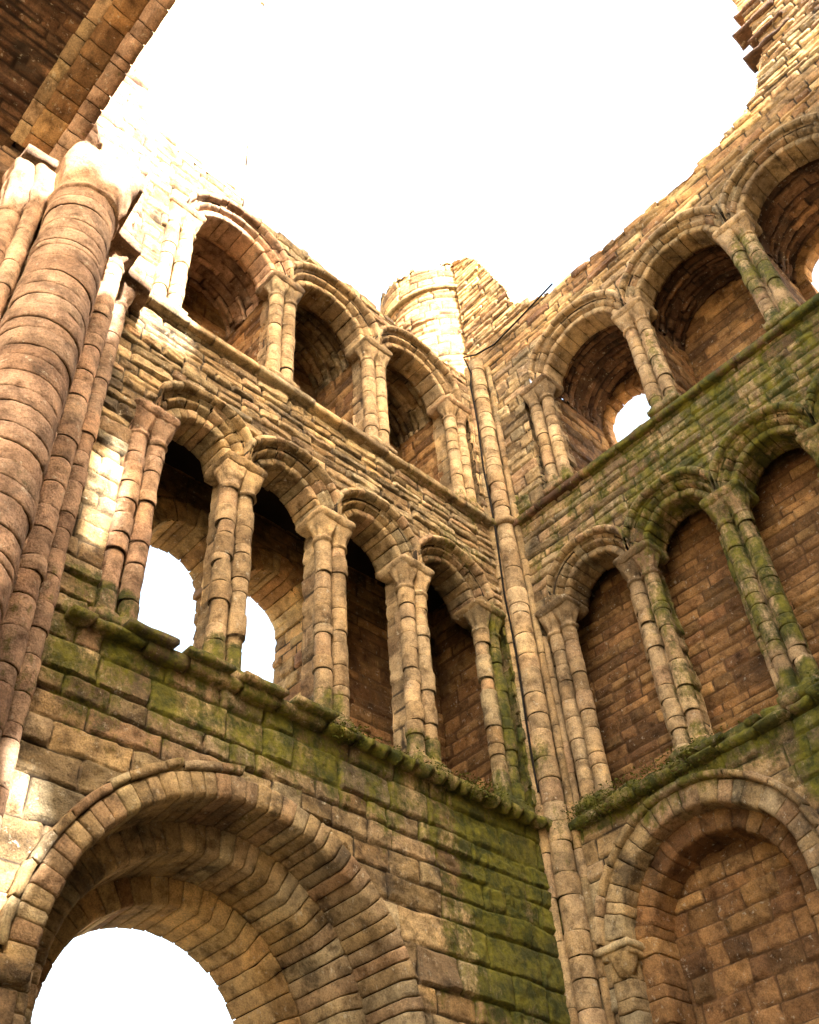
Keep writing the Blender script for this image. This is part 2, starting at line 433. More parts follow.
# ------------------------------------------------------------------ a clear-storey/gallery bay arch
def small_arch(F, parent, ua, ub, zs, rin, rout, depth, seed, mossfn, mat, nv=13, hood=True, amp=.006, lab=None):
    rng = np.random.RandomState(seed); uc = (ua+ub)/2; lo, hi = min(ua, ub), max(ua, ub)
    nd = node('arch', parent)
    if lab: nd['label'] = lab
    rm = (rin+rout)/2
    p, q = arch_path(uc, zs, rm)
    mb = MB(); stone_path(mb, [(rin, .0), (rin+.02, -.02), (rin+(rm-rin)*.75, -.02), (rm, .03), (rm+.01, depth), (rin, depth)], p, -q, q, nv, rng, F, mossfn=mossfn, clamp=(lo, hi), amp=amp, core=True)
    mb.build('inner_order', mat, nd)
    mb = MB(); w = rout-rm
    stone_path(mb, [(rm-.01, .06), (rm-.01, -.02), (rm+w*.2, -.075), (rm+w*.42, -.09), (rm+w*.6, -.045), (rm+w*.8, -.10), (rout, -.10), (rout+.02, .10)], p, -q, q, nv, rng, F, mossfn=mossfn, clamp=(lo, hi), amp=amp*1.1)
    mb.build('outer_order', mat, nd)
    if hood:
        mb = MB(); p2, q2 = arch_path(uc, zs, rout+.04)
        stone_path(mb, [(rout-.01, -.04), (rout-.005, -.15), (rout+.03, -.185), (rout+.075, -.17), (rout+.085, -.04)], p2, -q2, q2, nv+1, rng, F, mossfn=mossfn, clamp=(lo, hi), amp=amp*1.5, uneven=.3)
        mb.build('hood_mould', mat, nd)
    return nd

def column(F, parent, u, v0, v1, vs, seed, mossfn, mat, r=.088, sp=.1, capmat=None, kind='scallop', third=0, dh=.22, worn=1.0, bases=True, back=True, lab=None):
    """paired shafts on a shared plinth, cushion capitals and an abacus; a slab-like pier behind"""
    rng = np.random.RandomState(seed); capmat = capmat or mat
    nd = node('column', parent)
    if lab: nd['label'] = lab
    for sgn in (-1, 1):
        mb = MB(); shaft(mb, F, u+sgn*sp, .0, v0+.08, v1, r, rng, dh=dh, mossfn=mossfn, amp=.006*worn, rj=.004*worn); mb.build('shaft', mat, nd)
    if back:
        mb = MB(); b = Bond(0, 8, v0-.3, vs+.3, [(99, .22, .6)], seed+7, jd=.015, prot=.008)
        w = sp*.95
        loftsecs = np.linspace(v0, vs, 30)
        for (a0, a1, dd0, dd1) in ((u-w, u-w, .05, .32), (u+w, u+w, .05, .32)):
            sheet(mb, b, (lambda U, V, h, a=a0, sg=(-1 if a0 < u else 1): F(a+sg*h, U, V)), (.05, .32), (v0, vs), .035, mossfn)
        sheet(mb, b, lambda U, V, h: F(U, .02+h*.0+0*U, V), (u-w, u+w), (v0, vs), .05, mossfn)
        sheet(mb, b, lambda U, V, h: F(U, .32+h, V), (u-w, u+w), (v0, vs), .05, mossfn)
        mb.build('pier_core', mat, nd)
    if third:
        mb = MB(); shaft(mb, F, u+third*(sp+r+.03), .12, v0+.05, v1, r*.7, rng, dh=dh, mossfn=mossfn); mb.build('nook_shaft', mat, nd)
    # capitals
    for sgn in (-1, 1):
        mb = MB(); h = vs-.08-v1; secs = [(v1-.03, r*1.02, r*1.02, 0), (v1-.01, r*1.28, r*1.28, 0), (v1+.015, r*1.25, r*1.25, 0), (v1+.03, r*1.03, r*1.03, 0)]
        for t in (.15, .3, .45, .6, .75, .9, 1.0):
            k = r*(1.02+.5*math.sin(t*1.5)**1.3); secs.append((v1+.03+(h-.03)*t, min(k, sp+.035*t), k, t**2))
        loft(mb, F, u+sgn*sp, 0.0, secs, rng, mossfn, seg=40, amp=.008*worn, scallop=.2 if kind == 'scallop' else .05)
        mb.build('capital', capmat, nd)
    mb = MB(); W_ = sp+r*1.7
    loft(mb, F, u, .07, [(vs-.10, W_*.1, .03, 1), (vs-.10, W_*.86, .20, 1), (vs-.075, W_*.92, .22, 1), (vs-.05, W_*1.0, .235, 1), (vs-.03, W_*1.02, .24, 1), (vs-.005, W_*1.02, .24, 1), (vs+.01, W_*.97, .23, 1), (vs+.012, W_*.1, .03, 1)], rng, mossfn, seg=48, amp=.012*worn)
    mb.build('abacus', capmat, nd)
    if bases:
        mb = MB()
        for sgn in (-1, 1):
            loft(mb, F, u+sgn*sp, 0., [(v0+.02, r*1.35, r*1.35, .3), (v0+.06, r*1.38, r*1.38, .1), (v0+.085, r*1.15, r*1.15, 0), (v0+.11, r*1.0, r*1.0, 0)], rng, mossfn, amp=.008)
        block(mb, F, u-sp-r*1.35, u+sp+r*1.35, -.13, .30, v0-.06, v0+.04, rng, mossfn, amp=.012)
        mb.build('base', mat, nd)
    return nd

def respond(F, parent, u, side, v0, v1, vs, seed, mossfn, mat, capmat=None, wide=.25, worn=1.0, lab=None):
    """half column against the solid wall: side=+1 solid lies at larger u"""
    nd = column(F, parent, u, v0, v1, vs, seed, mossfn, mat, capmat=capmat, back=False, worn=worn, lab=lab)
    return nd

# ================================================================== LEFT WALL
RES = .018
LW = root('transept_wall', (-3.2, 0, 0), 'sandstone wall with the large open round arch below, two windowed galleries above it', 'wall')
BC, BZ, BR = 3.93, 4.13, 1.72       # great arch centre and outer radius
HT2, HT3 = .655, .86
def topL(u):
    t = 14.28+.05*fbm(u*3, 0*u, 0*u, 3, 3)+.0*u
    t = t-.10*sst(2.6, 1.7, u)
    return t+sst(4.62, 4.75, u)*(8.2+.4*fbm(u*5, 0*u, 0*u, 9, 2))-sst(5.0, 5.1, u)*sst(6.0, 5.9, u)*0
def keepL(u, v):
    k = np.ones(u.shape, bool)
    k &= ~((np.hypot(u-BC, v-BZ) < BR-.04) & (v > BZ)); k &= ~((np.abs(u-BC) < BR-.04) & (v <= BZ))
    for a, b in zip(T2L[:-1], T2L[1:]):
        rr_ = HT2-.02 if a != T2L[0] else .60
        k &= ~((np.hypot(u-(a+b)/2, v-Z2S) < rr_) & (v > Z2S-.01))
    k &= ~((v > Z2B-.05) & (v < Z2S+.25) & (u < T2L[0]) & (u > T2L[-1])) & ~((v > Z2B-.05) & (v < Z2S-.02) & (u < T2L[0]+.22) & (u > T2L[-1]-.22))
    for a, b in zip(T3L[:-1], T3L[1:]):
        k &= ~((np.hypot(u-(a+b)/2, v-Z3S) < HT3-.02) & (v > Z3S-.01))
    k &= ~((v > Z3B-.05) & (v < Z3S+.25) & (u < T3L[0]) & (u > T3L[-1])) & ~((v > Z3B-.05) & (v < Z3S-.02) & (u < T3L[0]+.22) & (u > T3L[-1]-.22))
    k &= v < topL(u)
    return k
bondL = Bond(0, 8, 0, 24, [(6.2, .25, .42), (6.9, .22, .42), (9.6, .17, .34), (11.0, .115, .34), (13.3, .2, .35), (99, .17, .36)], 11, bed=.55, rough=.016, prot=.016, jd=.034, warp=.028)
mb = MB()
sheet(mb, bondL, lambda U, V, h: FL(U, FACE-h, V), (.0, 6.2), (3.2, 14.6), RES, moss_left, keepL)
mb.build('masonry', M_wall, LW)
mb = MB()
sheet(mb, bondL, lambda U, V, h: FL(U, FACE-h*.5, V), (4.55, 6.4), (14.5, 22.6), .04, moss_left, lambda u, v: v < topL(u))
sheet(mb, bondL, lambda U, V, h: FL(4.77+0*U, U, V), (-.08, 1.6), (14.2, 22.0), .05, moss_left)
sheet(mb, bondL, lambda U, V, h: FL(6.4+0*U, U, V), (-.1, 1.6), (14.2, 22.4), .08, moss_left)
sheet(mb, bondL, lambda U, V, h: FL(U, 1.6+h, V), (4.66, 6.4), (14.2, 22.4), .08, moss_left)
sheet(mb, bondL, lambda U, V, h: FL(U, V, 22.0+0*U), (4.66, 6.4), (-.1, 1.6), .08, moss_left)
mb.build('broken_tower_wall', M_glare, LW)
mb = MB()
sheet(mb, bondL, lambda U, V, h: FL(U, FACE-h, V), (0, 2.2), (0, 3.25), .05, moss_left)
sheet(mb, bondL, lambda U, V, h: FL(U, FACE-h, V), (5.6, 7.6), (0, 3.25), .05, moss_left)
# outer face, top
b2 = Bond(0, 8, 0, 24, [(99, .25, .5)], 12)
def keepO(u, v):
    k = ~((np.abs(u-BC) < 1.38) & (v < BZ)) & ~(np.hypot(u-BC, v-BZ) < 1.38)
    for c, r in ((4.1, .58), (2.97, .53)):
        k &= ~((np.abs(u-c) < r) & (v > 7.15) & (v < 9.03)) & ~(np.hypot(u-c, v-9.03) < r)
    return k
sheet(mb, b2, lambda U, V, h: FL(U, 1.62+h, V), (-1.6, 7.9), (0, 14.2), .04, None, keepO)
bt = Bond(0, 8, -1, 3, [(99, .3, .4)], 13, prot=.05, rough=.03)
sheet(mb, bt, lambda U, V, h: FL(U, V, topL(U)+h*.8-.05), (0, 4.66), (-.1, 1.62), .04, moss_left)
mb.build('wall_core', M_wall, LW)

def rubble_top(F, parent, top, ua, ub, mat, seed, mossfn):
    rng = np.random.RandomState(seed); mb = MB(); u = ua
    while u < ub:
        l = rng.uniform(.12, .38); d = FACE
        while d < 1.4:
            w = rng.uniform(.2, .45)
            if rng.rand() < .75:
                z = float(top(np.array([u+l/2]))[0])-.07; h_ = rng.uniform(.05, .17)
                block(mb, F, u, u+l*.94, d+rng.uniform(-.02, .04), d+w*.94, z-.06, z+h_, rng, mossfn, amp=.025, bev=.02)
            d += w
        u += l
    return mb.build('rubble_top', mat, parent)
rubble_top(FL, LW, topL, .0, 4.55, M_wall, 45, moss_left)
# great arch: three stepped orders on plain jambs
rngA = np.random.RandomState(5)
GA = node('great_arch', LW)
def big_order(name, prof, rmid, n, leg, seed, mat):
    rng = np.random.RandomState(seed); mb = MB(); p, q = arch_path(BC, BZ, rmid)
    stone_path(mb, prof, p, -q-leg, q+leg, n, rng, FL, gap=.008, bev=.008, jr=.004, amp=.005, mossfn=moss_left, sub=3, uneven=.16)
    return mb.build(name, mat, GA)
big_order('outer_order', [(BR, -.13), (BR-.02, -.145), (1.55, -.145), (1.52, -.12), (1.50, .32), (BR, .36)], 1.62, 104, 3.9, 31, M_wall)
big_order('middle_order', [(1.60, .30), (1.30, .30), (1.27, .33), (1.26, .80), (1.60, .84)], 1.4, 96, 3.9, 32, M_wall)
big_order('inner_order', [(1.36, .78), (1.07, .78), (1.05, .80), (1.04, 1.30), (1.45, 1.66), (1.45, 1.0)], 1.2, 74, 3.9, 33, M_yel)
mb = MB(); p, q = arch_path(BC, BZ, 1.76)
stone_path(mb, [(BR+.0, -.08), (BR+.01, -.16), (BR+.07, -.17), (BR+.08, -.08)], p, .15, q*.99, 10, np.random.RandomState(34), FL, mossfn=moss_left, amp=.014)
mb.build('hood_mould', M_wall, GA)
for sg in (-1, 1):
    mb = MB(); rng = np.random.RandomState(36+sg)
    u0, u1 = (BC+sg*1.02, BC+sg*1.80); 
    u0, u1 = (BC+sg*1.57, BC+sg*1.84)
    block(mb, FL, min(u0, u1), max(u0, u1), -.20, .2, BZ-.18, BZ-.02, rng, moss_left, amp=.015, bev=.025)
    block(mb, FL, min(u0, u1)+.04, max(u0, u1)-.04, -.16, .2, BZ-.46, BZ-.18, rng, moss_left, amp=.02, bev=.03)
    mb.build('impost', M_wall, GA)

# gallery ledge, string course
mb = MB(); rng = np.random.RandomState(41)
course(mb, FL, 2.9, 5.75, -.24, .2, 6.58, 6.70, rng, .42, moss_left, ragged=.07, amp=.022, bev=.03)
for i in range(4):
    c = 3.4+i*.55; block(mb, FL, c-.2, c+.25, -.27, .1, 6.67, 6.75, rng, moss_left, amp=.02, bev=.02)
course(mb, FL, .2, 5.8, -.12, .38, 6.64, 6.77, rng, .5, moss_left, amp=.012)
mb.build('ledge', M_wall, LW)
# scalloped, moss-grown drip course
mb = MB(); nn = 700; us = np.linspace(.25, 2.95, nn); ring = []
secp = [(-.06, 6.59), (-.17, 6.57), (-.235, 6.615), (-.24, 6.66), (-.19, 6.705), (-.05, 6.73)]
P = np.zeros((nn, len(secp), 3))
tri = np.abs(((us*5.6+.25*fbm(us*4, us*0, us*0, 7, 2)) % 1)-.5)*2
for q_, (d_, z_) in enumerate(secp):
    k = 1 if 0 < q_ < 5 else 0
    P[:, q_] = FL(us, d_+k*.055*tri-.02*k, z_+k*.055*(tri-.5))
P = jit(P, .02, 12, 5)
C = np.zeros((nn, len(secp), 4)); C[..., 0] = .3; C[..., 1] = .4; C[..., 2] = 1; C[..., 3] = .95
mb.grid(P, C); mb.build('drip_course', M_wall, LW)
mb = MB(); rng = np.random.RandomState(43)
course(mb, FL, .15, 5.9, -.20, .15, 10.92, 11.03, rng, .55, moss_left, ragged=.02, amp=.008)
course(mb, FL, .15, 5.4, -.09, .3, 11.03, 11.12, rng, .6, moss_left, amp=.006)
mb.build('string_course', M_wall, LW)

# gallery (tier 2)
labs = ['broken first respond beside the clustered pier', None, None, None, 'mossy green respond near the corner']
for i, u in enumerate(T2L):
    m_ = M_pink if i == 0 else M_shaft if i < 4 else M_wall
    if i in (0, 4): respond(FL, LW, u, 1, Z2B, Z2C, Z2S, 50+i, moss_left, m_, worn=1.8, lab=labs[i])
    else: column(FL, LW, u, Z2B, Z2C, Z2S, 50+i, moss_left, m_, worn=[1, 2.2, 1.2, 1.2][i], kind='plain' if i == 1 else 'scallop')
for i, (a, b) in enumerate(zip(T2L[:-1], T2L[1:])):
    r_in = abs(a-b)/2-.19
    small_arch(FL, LW, a+.02, b-.02, Z2S, r_in, HT2-.04 if i else .60, .36, 60+i, moss_left, M_wall, nv=11, amp=.013 if i == 0 else .008)
def backing(name, F, parent, u, sg, v0, v1, mat, mossfn, seed):
    """rebate behind a respond: flat back and the return to the wall face"""
    b = Bond(-1, 9, v0-.5, v1+.5, [(99, .2, .3)], seed, jd=.02); mb = MB()
    a0, a1 = (u-.05, u+.23) if sg > 0 else (u-.27, u+.05)
    sheet(mb, b, lambda U, V, h: F(U, .07-h, V), (a0, a1), (v0, v1), .02, mossfn)
    e = a1 if sg > 0 else a0
    sheet(mb, b, lambda U, V, h: F(e+0*U, U, V), (FACE-.005, .09), (v0, v1), .03, mossfn)
    mb.build(name, mat, parent)
def reveal(mb, bond, F, u, d0, d1, v0, v1, sg, mossfn, res=.03):
    sheet(mb, bond, lambda U, V, h: F(u+sg*h+0*U, U, V), (d0, d1), (v0, v1), res, mossfn)
bI = Bond(-1, 8, 6, 15, [(99, .16, .38)], 71, prot=.008, rough=.008, jd=.018)
bR = Bond(-2, 9, 6, 15, [(99, .13, .4)], 72, prot=.03, rough=.03, jd=.03)
WIN = ((4.1, .48), (2.97, .43))
mb = MB()
def keepB(u, v):
    k = np.ones(u.shape, bool)
    for c, r in WIN: k &= ~((np.abs(u-c) < r) & (v > 7.15) & (v < 9.03)) & ~((np.hypot(u-c, v-9.03) < r) & (v > 9))
    return k
sheet(mb, bI, lambda U, V, h: FL(U, 1.1-h, V), (.2, 5.75), (6.65, 10.35), .022, None, keepB)
reveal(mb, bI, FL, .36, .1, 1.1, 6.65, 10.4, 1, None)
reveal(mb, bI, FL, 5.6, .1, 1.1, 6.65, 10.4, -1, moss_left)
mb.build('passage_wall', M_rust, LW)
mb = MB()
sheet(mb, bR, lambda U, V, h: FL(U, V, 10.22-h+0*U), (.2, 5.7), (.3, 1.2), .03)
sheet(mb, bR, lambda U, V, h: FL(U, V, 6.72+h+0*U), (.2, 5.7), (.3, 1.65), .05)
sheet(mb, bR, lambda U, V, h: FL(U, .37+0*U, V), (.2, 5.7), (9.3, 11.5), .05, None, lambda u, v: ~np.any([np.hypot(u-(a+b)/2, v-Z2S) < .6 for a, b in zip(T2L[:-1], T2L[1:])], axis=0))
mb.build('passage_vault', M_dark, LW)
for k, (c, r) in enumerate(WIN):
    w_ = node('window', LW); rng = np.random.RandomState(80+k)
    mb = MB(); p, q = arch_path(c, 9.03, r+.1)
    stone_path(mb, [(r, 1.06), (r, 1.62), (r+.28, 1.62), (r+.28, 1.05)], p, -q, q, 11, rng, FL, mossfn=None, amp=.012, jr=.008)
    mb.build('window_arch', M_yel, w_)
    mb = MB()
    reveal(mb, Bond(0, 3, 6, 10, [(99, .17, .3)], 90+k, jd=.02, prot=.02), FL, c-r, 1.08, 1.62, 7.1, 9.05, 1, None, .02)
    reveal(mb, Bond(0, 3, 6, 10, [(99, .17, .3)], 95+k, jd=.02, prot=.02), FL, c+r, 1.08, 1.62, 7.1, 9.05, -1, None, .02)
    mb.build('window_jamb', M_yel, w_)
    mb = MB(); sheet(mb, bR, lambda U, V, h: FL(U, V, 7.15+h+0*U), (c-r-.05, c+r+.05), (1.05, 1.65), .04); mb.build('window_sill', M_wall, w_)

backing('respond_rebate', FL, LW, T2L[0], 1, Z2B-.06, Z2S, M_pink, moss_left, 91); backing('respond_rebate', FL, LW, T2L[-1], -1, Z2B-.06, Z2S, M_wall, moss_left, 92)
backing('respond_rebate', FL, LW, T3L[0], 1, Z3B-.06, Z3S, M_pink, moss_left, 93); backing('respond_rebate', FL, LW, T3L[-1], -1, Z3B-.06, Z3S, M_wall, moss_left, 94)
# clear-storey (tier 3): barrel recesses
def recess(F, parent, uc, r, zs, z0, d0, d1, seed, mossfn, soff_mat, back_mat, win=None, nm='recess', half=None, backarch=False):
    nd = node('recess', parent); rng = np.random.RandomState(seed); half = half or r
    # soffit: rubble barrel
    bd = Bond(-3, 3, d0-.2, d1+.2, [(99, .12, .3)], seed, prot=.03, rough=.03, jd=.03, bed=.6)
    mb = MB()
    sheet(mb, bd, lambda U, V, h: F(uc+(r-h)*np.sin(U/r), V, zs+(r-h)*np.cos(U/r)), (-math.pi/2*r, math.pi/2*r), (d0, d1), .025, None)
    mb.build('vault', soff_mat, nd)
    mb = MB()
    bj = Bond(-3, 9, 6, 16, [(99, .18, .35)], seed+1, jd=.02)
    reveal(mb, bj, F, uc-half, d0-.05, d1, z0-.1, zs+.02, 1, mossfn)
    reveal(mb, bj, F, uc+half, d0-.05, d1, z0-.1, zs+.02, -1, mossfn)
    mb.build('recess_jamb', back_mat, nd)
    mb = MB(); keep = None
    if win:
        wc, wr, wz0, wzs = win
        keep = lambda u, v: ~(((np.abs(u-wc) < wr) & (v > wz0) & (v < wzs)) | ((np.hypot(u-wc, v-wzs) < wr) & (v >= wzs-.02)))
    sheet(mb, bj, lambda U, V, h: F(U, d1-h, V), (uc-half-.1, uc+half+.1), (z0-.1, zs+r+.12), .025, mossfn, keep)
    mb.build('back_wall', back_mat, nd)
    if win:
        wn = node('window', parent)
        mb = MB(); p, q = arch_path(wc, wzs, wr+.1)
        stone_path(mb, [(wr, d1-.03), (wr, 1.64), (wr+.2, 1.64), (wr+.2, d1-.04)], p, -q-(wzs-wz0), q+(wzs-wz0), 17, rng, F, amp=.012)
        mb.build('window_surround', back_mat, wn)
    return nd
for i, (a, b) in enumerate(zip(T3L[:-1], T3L[1:])):
    r_in = abs(a-b)/2-.19
    small_arch(FL, LW, a+.02, b-.02, Z3S, r_in, HT3-.06, .34, 160+i, moss_left, M_pink if i == 0 else M_shaft, nv=11, amp=.004)
    recess(FL, LW, (a+b)/2, .70, Z3S, Z3B, .3, 1.15, 170+i, moss_left, M_wall if i else M_pink, M_rust)
for i, u in enumerate(T3L):
    column(FL, LW, u, Z3B+.04, Z3C, Z3S, 180+i, moss_left, M_shaft, worn=1.0, back=i > 0)
mb = MB(); sheet(mb, bR, lambda U, V, h: FL(U, V, Z3B+h+0*U), (.1, 5.7), (.1, 1.6), .05); mb.build('gallery_floor', M_wall, LW)

# ================================================================== RIGHT WALL
RW = root('transept_wall', (0, -3.6, 0), 'sandstone wall with the walled-up round arch below and green mossy gallery columns above', 'wall')
RC, RZ, RR_ = 1.62, 5.27, 1.18
def topR(u):
    xs = [-2, 0, .3, .55, .8, .98, 1.02, 1.3, 1.8, 2.7, 4.5, 5.2, 5.6, 5.9, 6.02, 6.1, 9]
    ys = [18.0, 17.95, 17.8, 17.35, 16.5, 15.9, 15.45, 15.1, 14.92, 14.87, 14.82, 15.0, 15.35, 15.95, 16.1, 17.9, 18.3]
    return np.interp(u, xs, ys)+.05*fbm(u*4, u*0, u*0, 21, 3)
def keepR(u, v):
    k = np.ones(u.shape, bool)
    k &= ~((np.hypot(u-RC, v-RZ) < RR_-.05) & (v > RZ)); k &= ~((np.abs(u-RC) < RR_-.05) & (v <= RZ))
    for a, b in zip(T2R[:-1], T2R[1:]):
        k &= ~((np.hypot(u-(a+b)/2, v-Z2S) < HT2-.02) & (v > Z2S-.01))
    k &= ~((v > Z2B-.05) & (v < Z2S+.25) & (u > T2R[0]) & (u < T2R[-1])) & ~((v > Z2B-.05) & (v < Z2S-.02) & (u > T2R[0]-.26) & (u < T2R[-1]))
    for a, b in zip(T3R[:-1], T3R[1:]):
        k &= ~((np.hypot(u-(a+b)/2, v-Z3S) < .90) & (v > Z3S-.01))
    k &= ~((v > Z3B-.05) & (v < Z3S+.25) & (u > T3R[0]) & (u < T3R[-1])) & ~((v > Z3B-.05) & (v < Z3S-.02) & (u > T3R[0]-.22) & (u < T3R[-1]))
    k &= v < topR(u)
    return k
bondR = Bond(0, 9, 0, 19, [(6.5, .21, .36), (9.6, .18, .36), (11.0, .125, .4), (14.1, .19, .33), (99, .13, .38)], 211, bed=.55, rough=.015, prot=.014, jd=.032, warp=.026)
mb = MB(); sheet(mb, bondR, lambda U, V, h: FR(U, FACE-h, V), (.0, 7.4), (3.2, 14.15), RES, moss_right, keepR); mb.build('masonry', M_wall, RW)
mb = MB(); sheet(mb, bondR, lambda U, V, h: FR(U, FACE-h, V), (.0, 8.8), (14.1, 18.3), RES*1.2, moss_right, lambda u, v: keepR(u, v))
mb.build('parapet_masonry', M_yel, RW)
mb = MB()
sheet(mb, bondR, lambda U, V, h: FR(U, FACE-h, V), (0, 12), (0, 3.25), .06, moss_right)
sheet(mb, bondR, lambda U, V, h: FR(U, FACE-h, V), (7.35, 12), (3.2, 14.15), .05, moss_right)
sheet(mb, b2, lambda U, V, h: FR(U, 1.62+h, V), (-1.6, 12), (0, 14.8), .05, None, lambda u, v: ~np.any([(np.abs(u-c) < r) & (v > z0) & (v < z1) for c, r, z0, z1 in ((1.62, .5, 12.3, 13.9), (5.22, .6, 12.3, 13.95))], axis=0))
sheet(mb, bt, lambda U, V, h: FR(U, V, topR(U)+h*.8-.06), (-.1, 8.8), (-.1, 1.62), .04, moss_right)
mb.build('wall_core', M_yel, RW)
rubble_top(FR, RW, topR, 1.05, 5.9, M_yel, 46, moss_right)
# blocked arch
BA = node('blocked_arch', RW); rng = np.random.RandomState(221)
p, q = arch_path(RC, RZ, 1.05); leg = 3.6
mb = MB(); stone_path(mb, [(RR_, -.10), (RR_-.02, -.125), (.98, -.125), (.96, -.10), (.95, .10), (RR_, .14)], p, -q-leg, q+leg, 62, rng, FR, mossfn=moss_right, amp=.009, jr=.007); mb.build('outer_order', M_wall, BA)
mb = MB(); stone_path(mb, [(1.02, .07), (.78, .07), (.76, .1), (.75, .45), (1.02, .45)], p, -q-leg, q+leg, 54, rng, FR, mossfn=moss_right, amp=.009, jr=.007); mb.build('inner_order', M_rust, BA)
mb = MB(); p3, q3 = arch_path(RC, RZ, RR_+.03)
stone_path(mb, [(RR_-.01, -.06), (RR_, -.18), (RR_+.05, -.20), (RR_+.08, -.06)], p3, -q3*.95, q3*1.0, 16, rng, FR, mossfn=moss_right, amp=.012); mb.build('hood_mould', M_wall, BA)
mb = MB(); bb_ = Bond(0, 4, 0, 8, [(99, .17, .33)], 222, prot=.022, rough=.016, jd=.035, warp=.035)
sheet(mb, bb_, lambda U, V, h: FR(U, .40-h, V), (RC-1.0, RC+1.0), (2.5, RZ+1.0), .02); mb.build('brick_infill', M_rust, BA)
mb = MB()
block(mb, FR, .34, .74, -.185, .2, RZ-.0, RZ+.07, rng, moss_right, amp=.012, bev=.015)
block(mb, FR, .40, .72, -.155, .2, RZ-.06, RZ+.0, rng, moss_right, amp=.012, bev=.012)
loft(mb, FR, .60, -.10, [(RZ-.24, .01, .01, 0), (RZ-.24, .05, .05, 0), (RZ-.2, .085, .085, 0), (RZ-.12, .10, .10, .2), (RZ-.05, .11, .11, .5)], rng, moss_right, amp=.015)
mb.build('impost', M_wall, BA)
# ledges
mb = MB(); rng = np.random.RandomState(231)
course(mb, FR, .28, 7.3, -.25, .4, 6.56, 6.68, rng, .3, moss_right, ragged=.10, amp=.03, bev=.03)
course(mb, FR, .9, 7.3, -.21, .3, 6.66, 6.78, rng, .22, moss_right, ragged=.12, amp=.035, bev=.025)
mb.build('ledge', M_wall, RW)
mb = MB(); course(mb, FR, .15, 8, -.19, .15, 10.90, 11.01, rng, .6, moss_right, ragged=.015, amp=.007)
course(mb, FR, .15, 8, -.09, .3, 11.01, 11.12, rng, .6, moss_right, amp=.006); mb.build('string_course', M_dark, RW)
M_gshaft = M_shaft
for i, u in enumerate(T2R[:-1]):
    nd = column(FR, RW, u, Z2B, Z2C, Z2S, 250+i, moss_right, M_shaft, worn=[1, 1.5, 1.3, 1.2, 1][i], third=-1 if i else 0, back=i > 0, kind='scallop', dh=.20 if i else .24)
    if i == 0:
        for k, (uu_, dd_) in enumerate(((u-.26, -.03), (u-.34, .02))):
            mb = MB(); shaft(mb, FR, uu_, dd_, Z2B, Z2C+.05, .05, np.random.RandomState(255+k), dh=.5, mossfn=moss_right); mb.build('nook_shaft', M_shaft, nd)
for i, (a, b) in enumerate(zip(T2R[:-1], T2R[1:])):
    small_arch(FR, RW, a+.02, b-.02, Z2S, .41, HT2-.04, .36, 260+i, moss_right, M_wall, nv=12, amp=.007)
mb = MB(); bI2 = Bond(0, 9, 6, 11, [(99, .125, .34)], 271, prot=.014, rough=.012, jd=.026, warp=.02)
sheet(mb, bI2, lambda U, V, h: FR(U, .62-h, V), (.3, 7), (6.65, 10.3), .02)
reveal(mb, bI2, FR, .36, .1, .62, 6.65, 10.3, 1, None)
reveal(mb, bI2, FR, 6.95, .1, .62, 6.65, 10.3, -1, None)
mb.build('passage_wall', M_rust, RW)
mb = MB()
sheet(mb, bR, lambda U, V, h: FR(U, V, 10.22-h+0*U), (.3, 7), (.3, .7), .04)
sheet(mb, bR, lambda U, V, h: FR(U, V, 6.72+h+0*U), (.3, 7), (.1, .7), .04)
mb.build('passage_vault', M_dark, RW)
# clear-storey
wins = [(1.62, .40, 12.3, 13.38), None, (5.22, .50, 12.3, 13.32)]
for i, (a, b) in enumerate(zip(T3R[:-1], T3R[1:])):
    small_arch(FR, RW, a+.02, b-.02, Z3S, .66, .86, .34, 280+i, moss_right, M_shaft if i < 1 else M_wall, nv=12, amp=.005)
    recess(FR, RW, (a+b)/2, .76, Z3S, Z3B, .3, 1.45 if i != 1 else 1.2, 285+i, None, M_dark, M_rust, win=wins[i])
for i, u in enumerate(T3R[:-1]):
    column(FR, RW, u, Z3B+.04, Z3C, Z3S, 290+i, moss_right, M_shaft, worn=1.0, back=True, dh=.2, kind='scallop' if i else 'plain')
mb = MB(); sheet(mb, bR, lambda U, V, h: FR(U, V, Z3B+h+0*U), (.1, 7.5), (.1, 1.6), .06); mb.build('gallery_floor', M_wall, RW)
backing('respond_rebate', FR, RW, T2R[0], -1, Z2B-.06, Z2S, M_wall, moss_right, 95); backing('respond_rebate', FR, RW, T3R[0], -1, Z3B-.06, Z3S, M_wall, moss_right, 96)
# toothing stones jutting from the broken end of the high wall
mb = MB(); rng = np.random.RandomState(301)
for (u, v, l) in ((5.74, 16.15, .3), (5.92, 16.45, .2), (5.80, 16.9, .4), (5.98, 17.3, .25)):
    block(mb, FR, u, 6.5, -.14, .16, v, v+.10, rng, moss_right, amp=.03, bev=.03)
mb.build('toothing_stone', M_dark, RW)

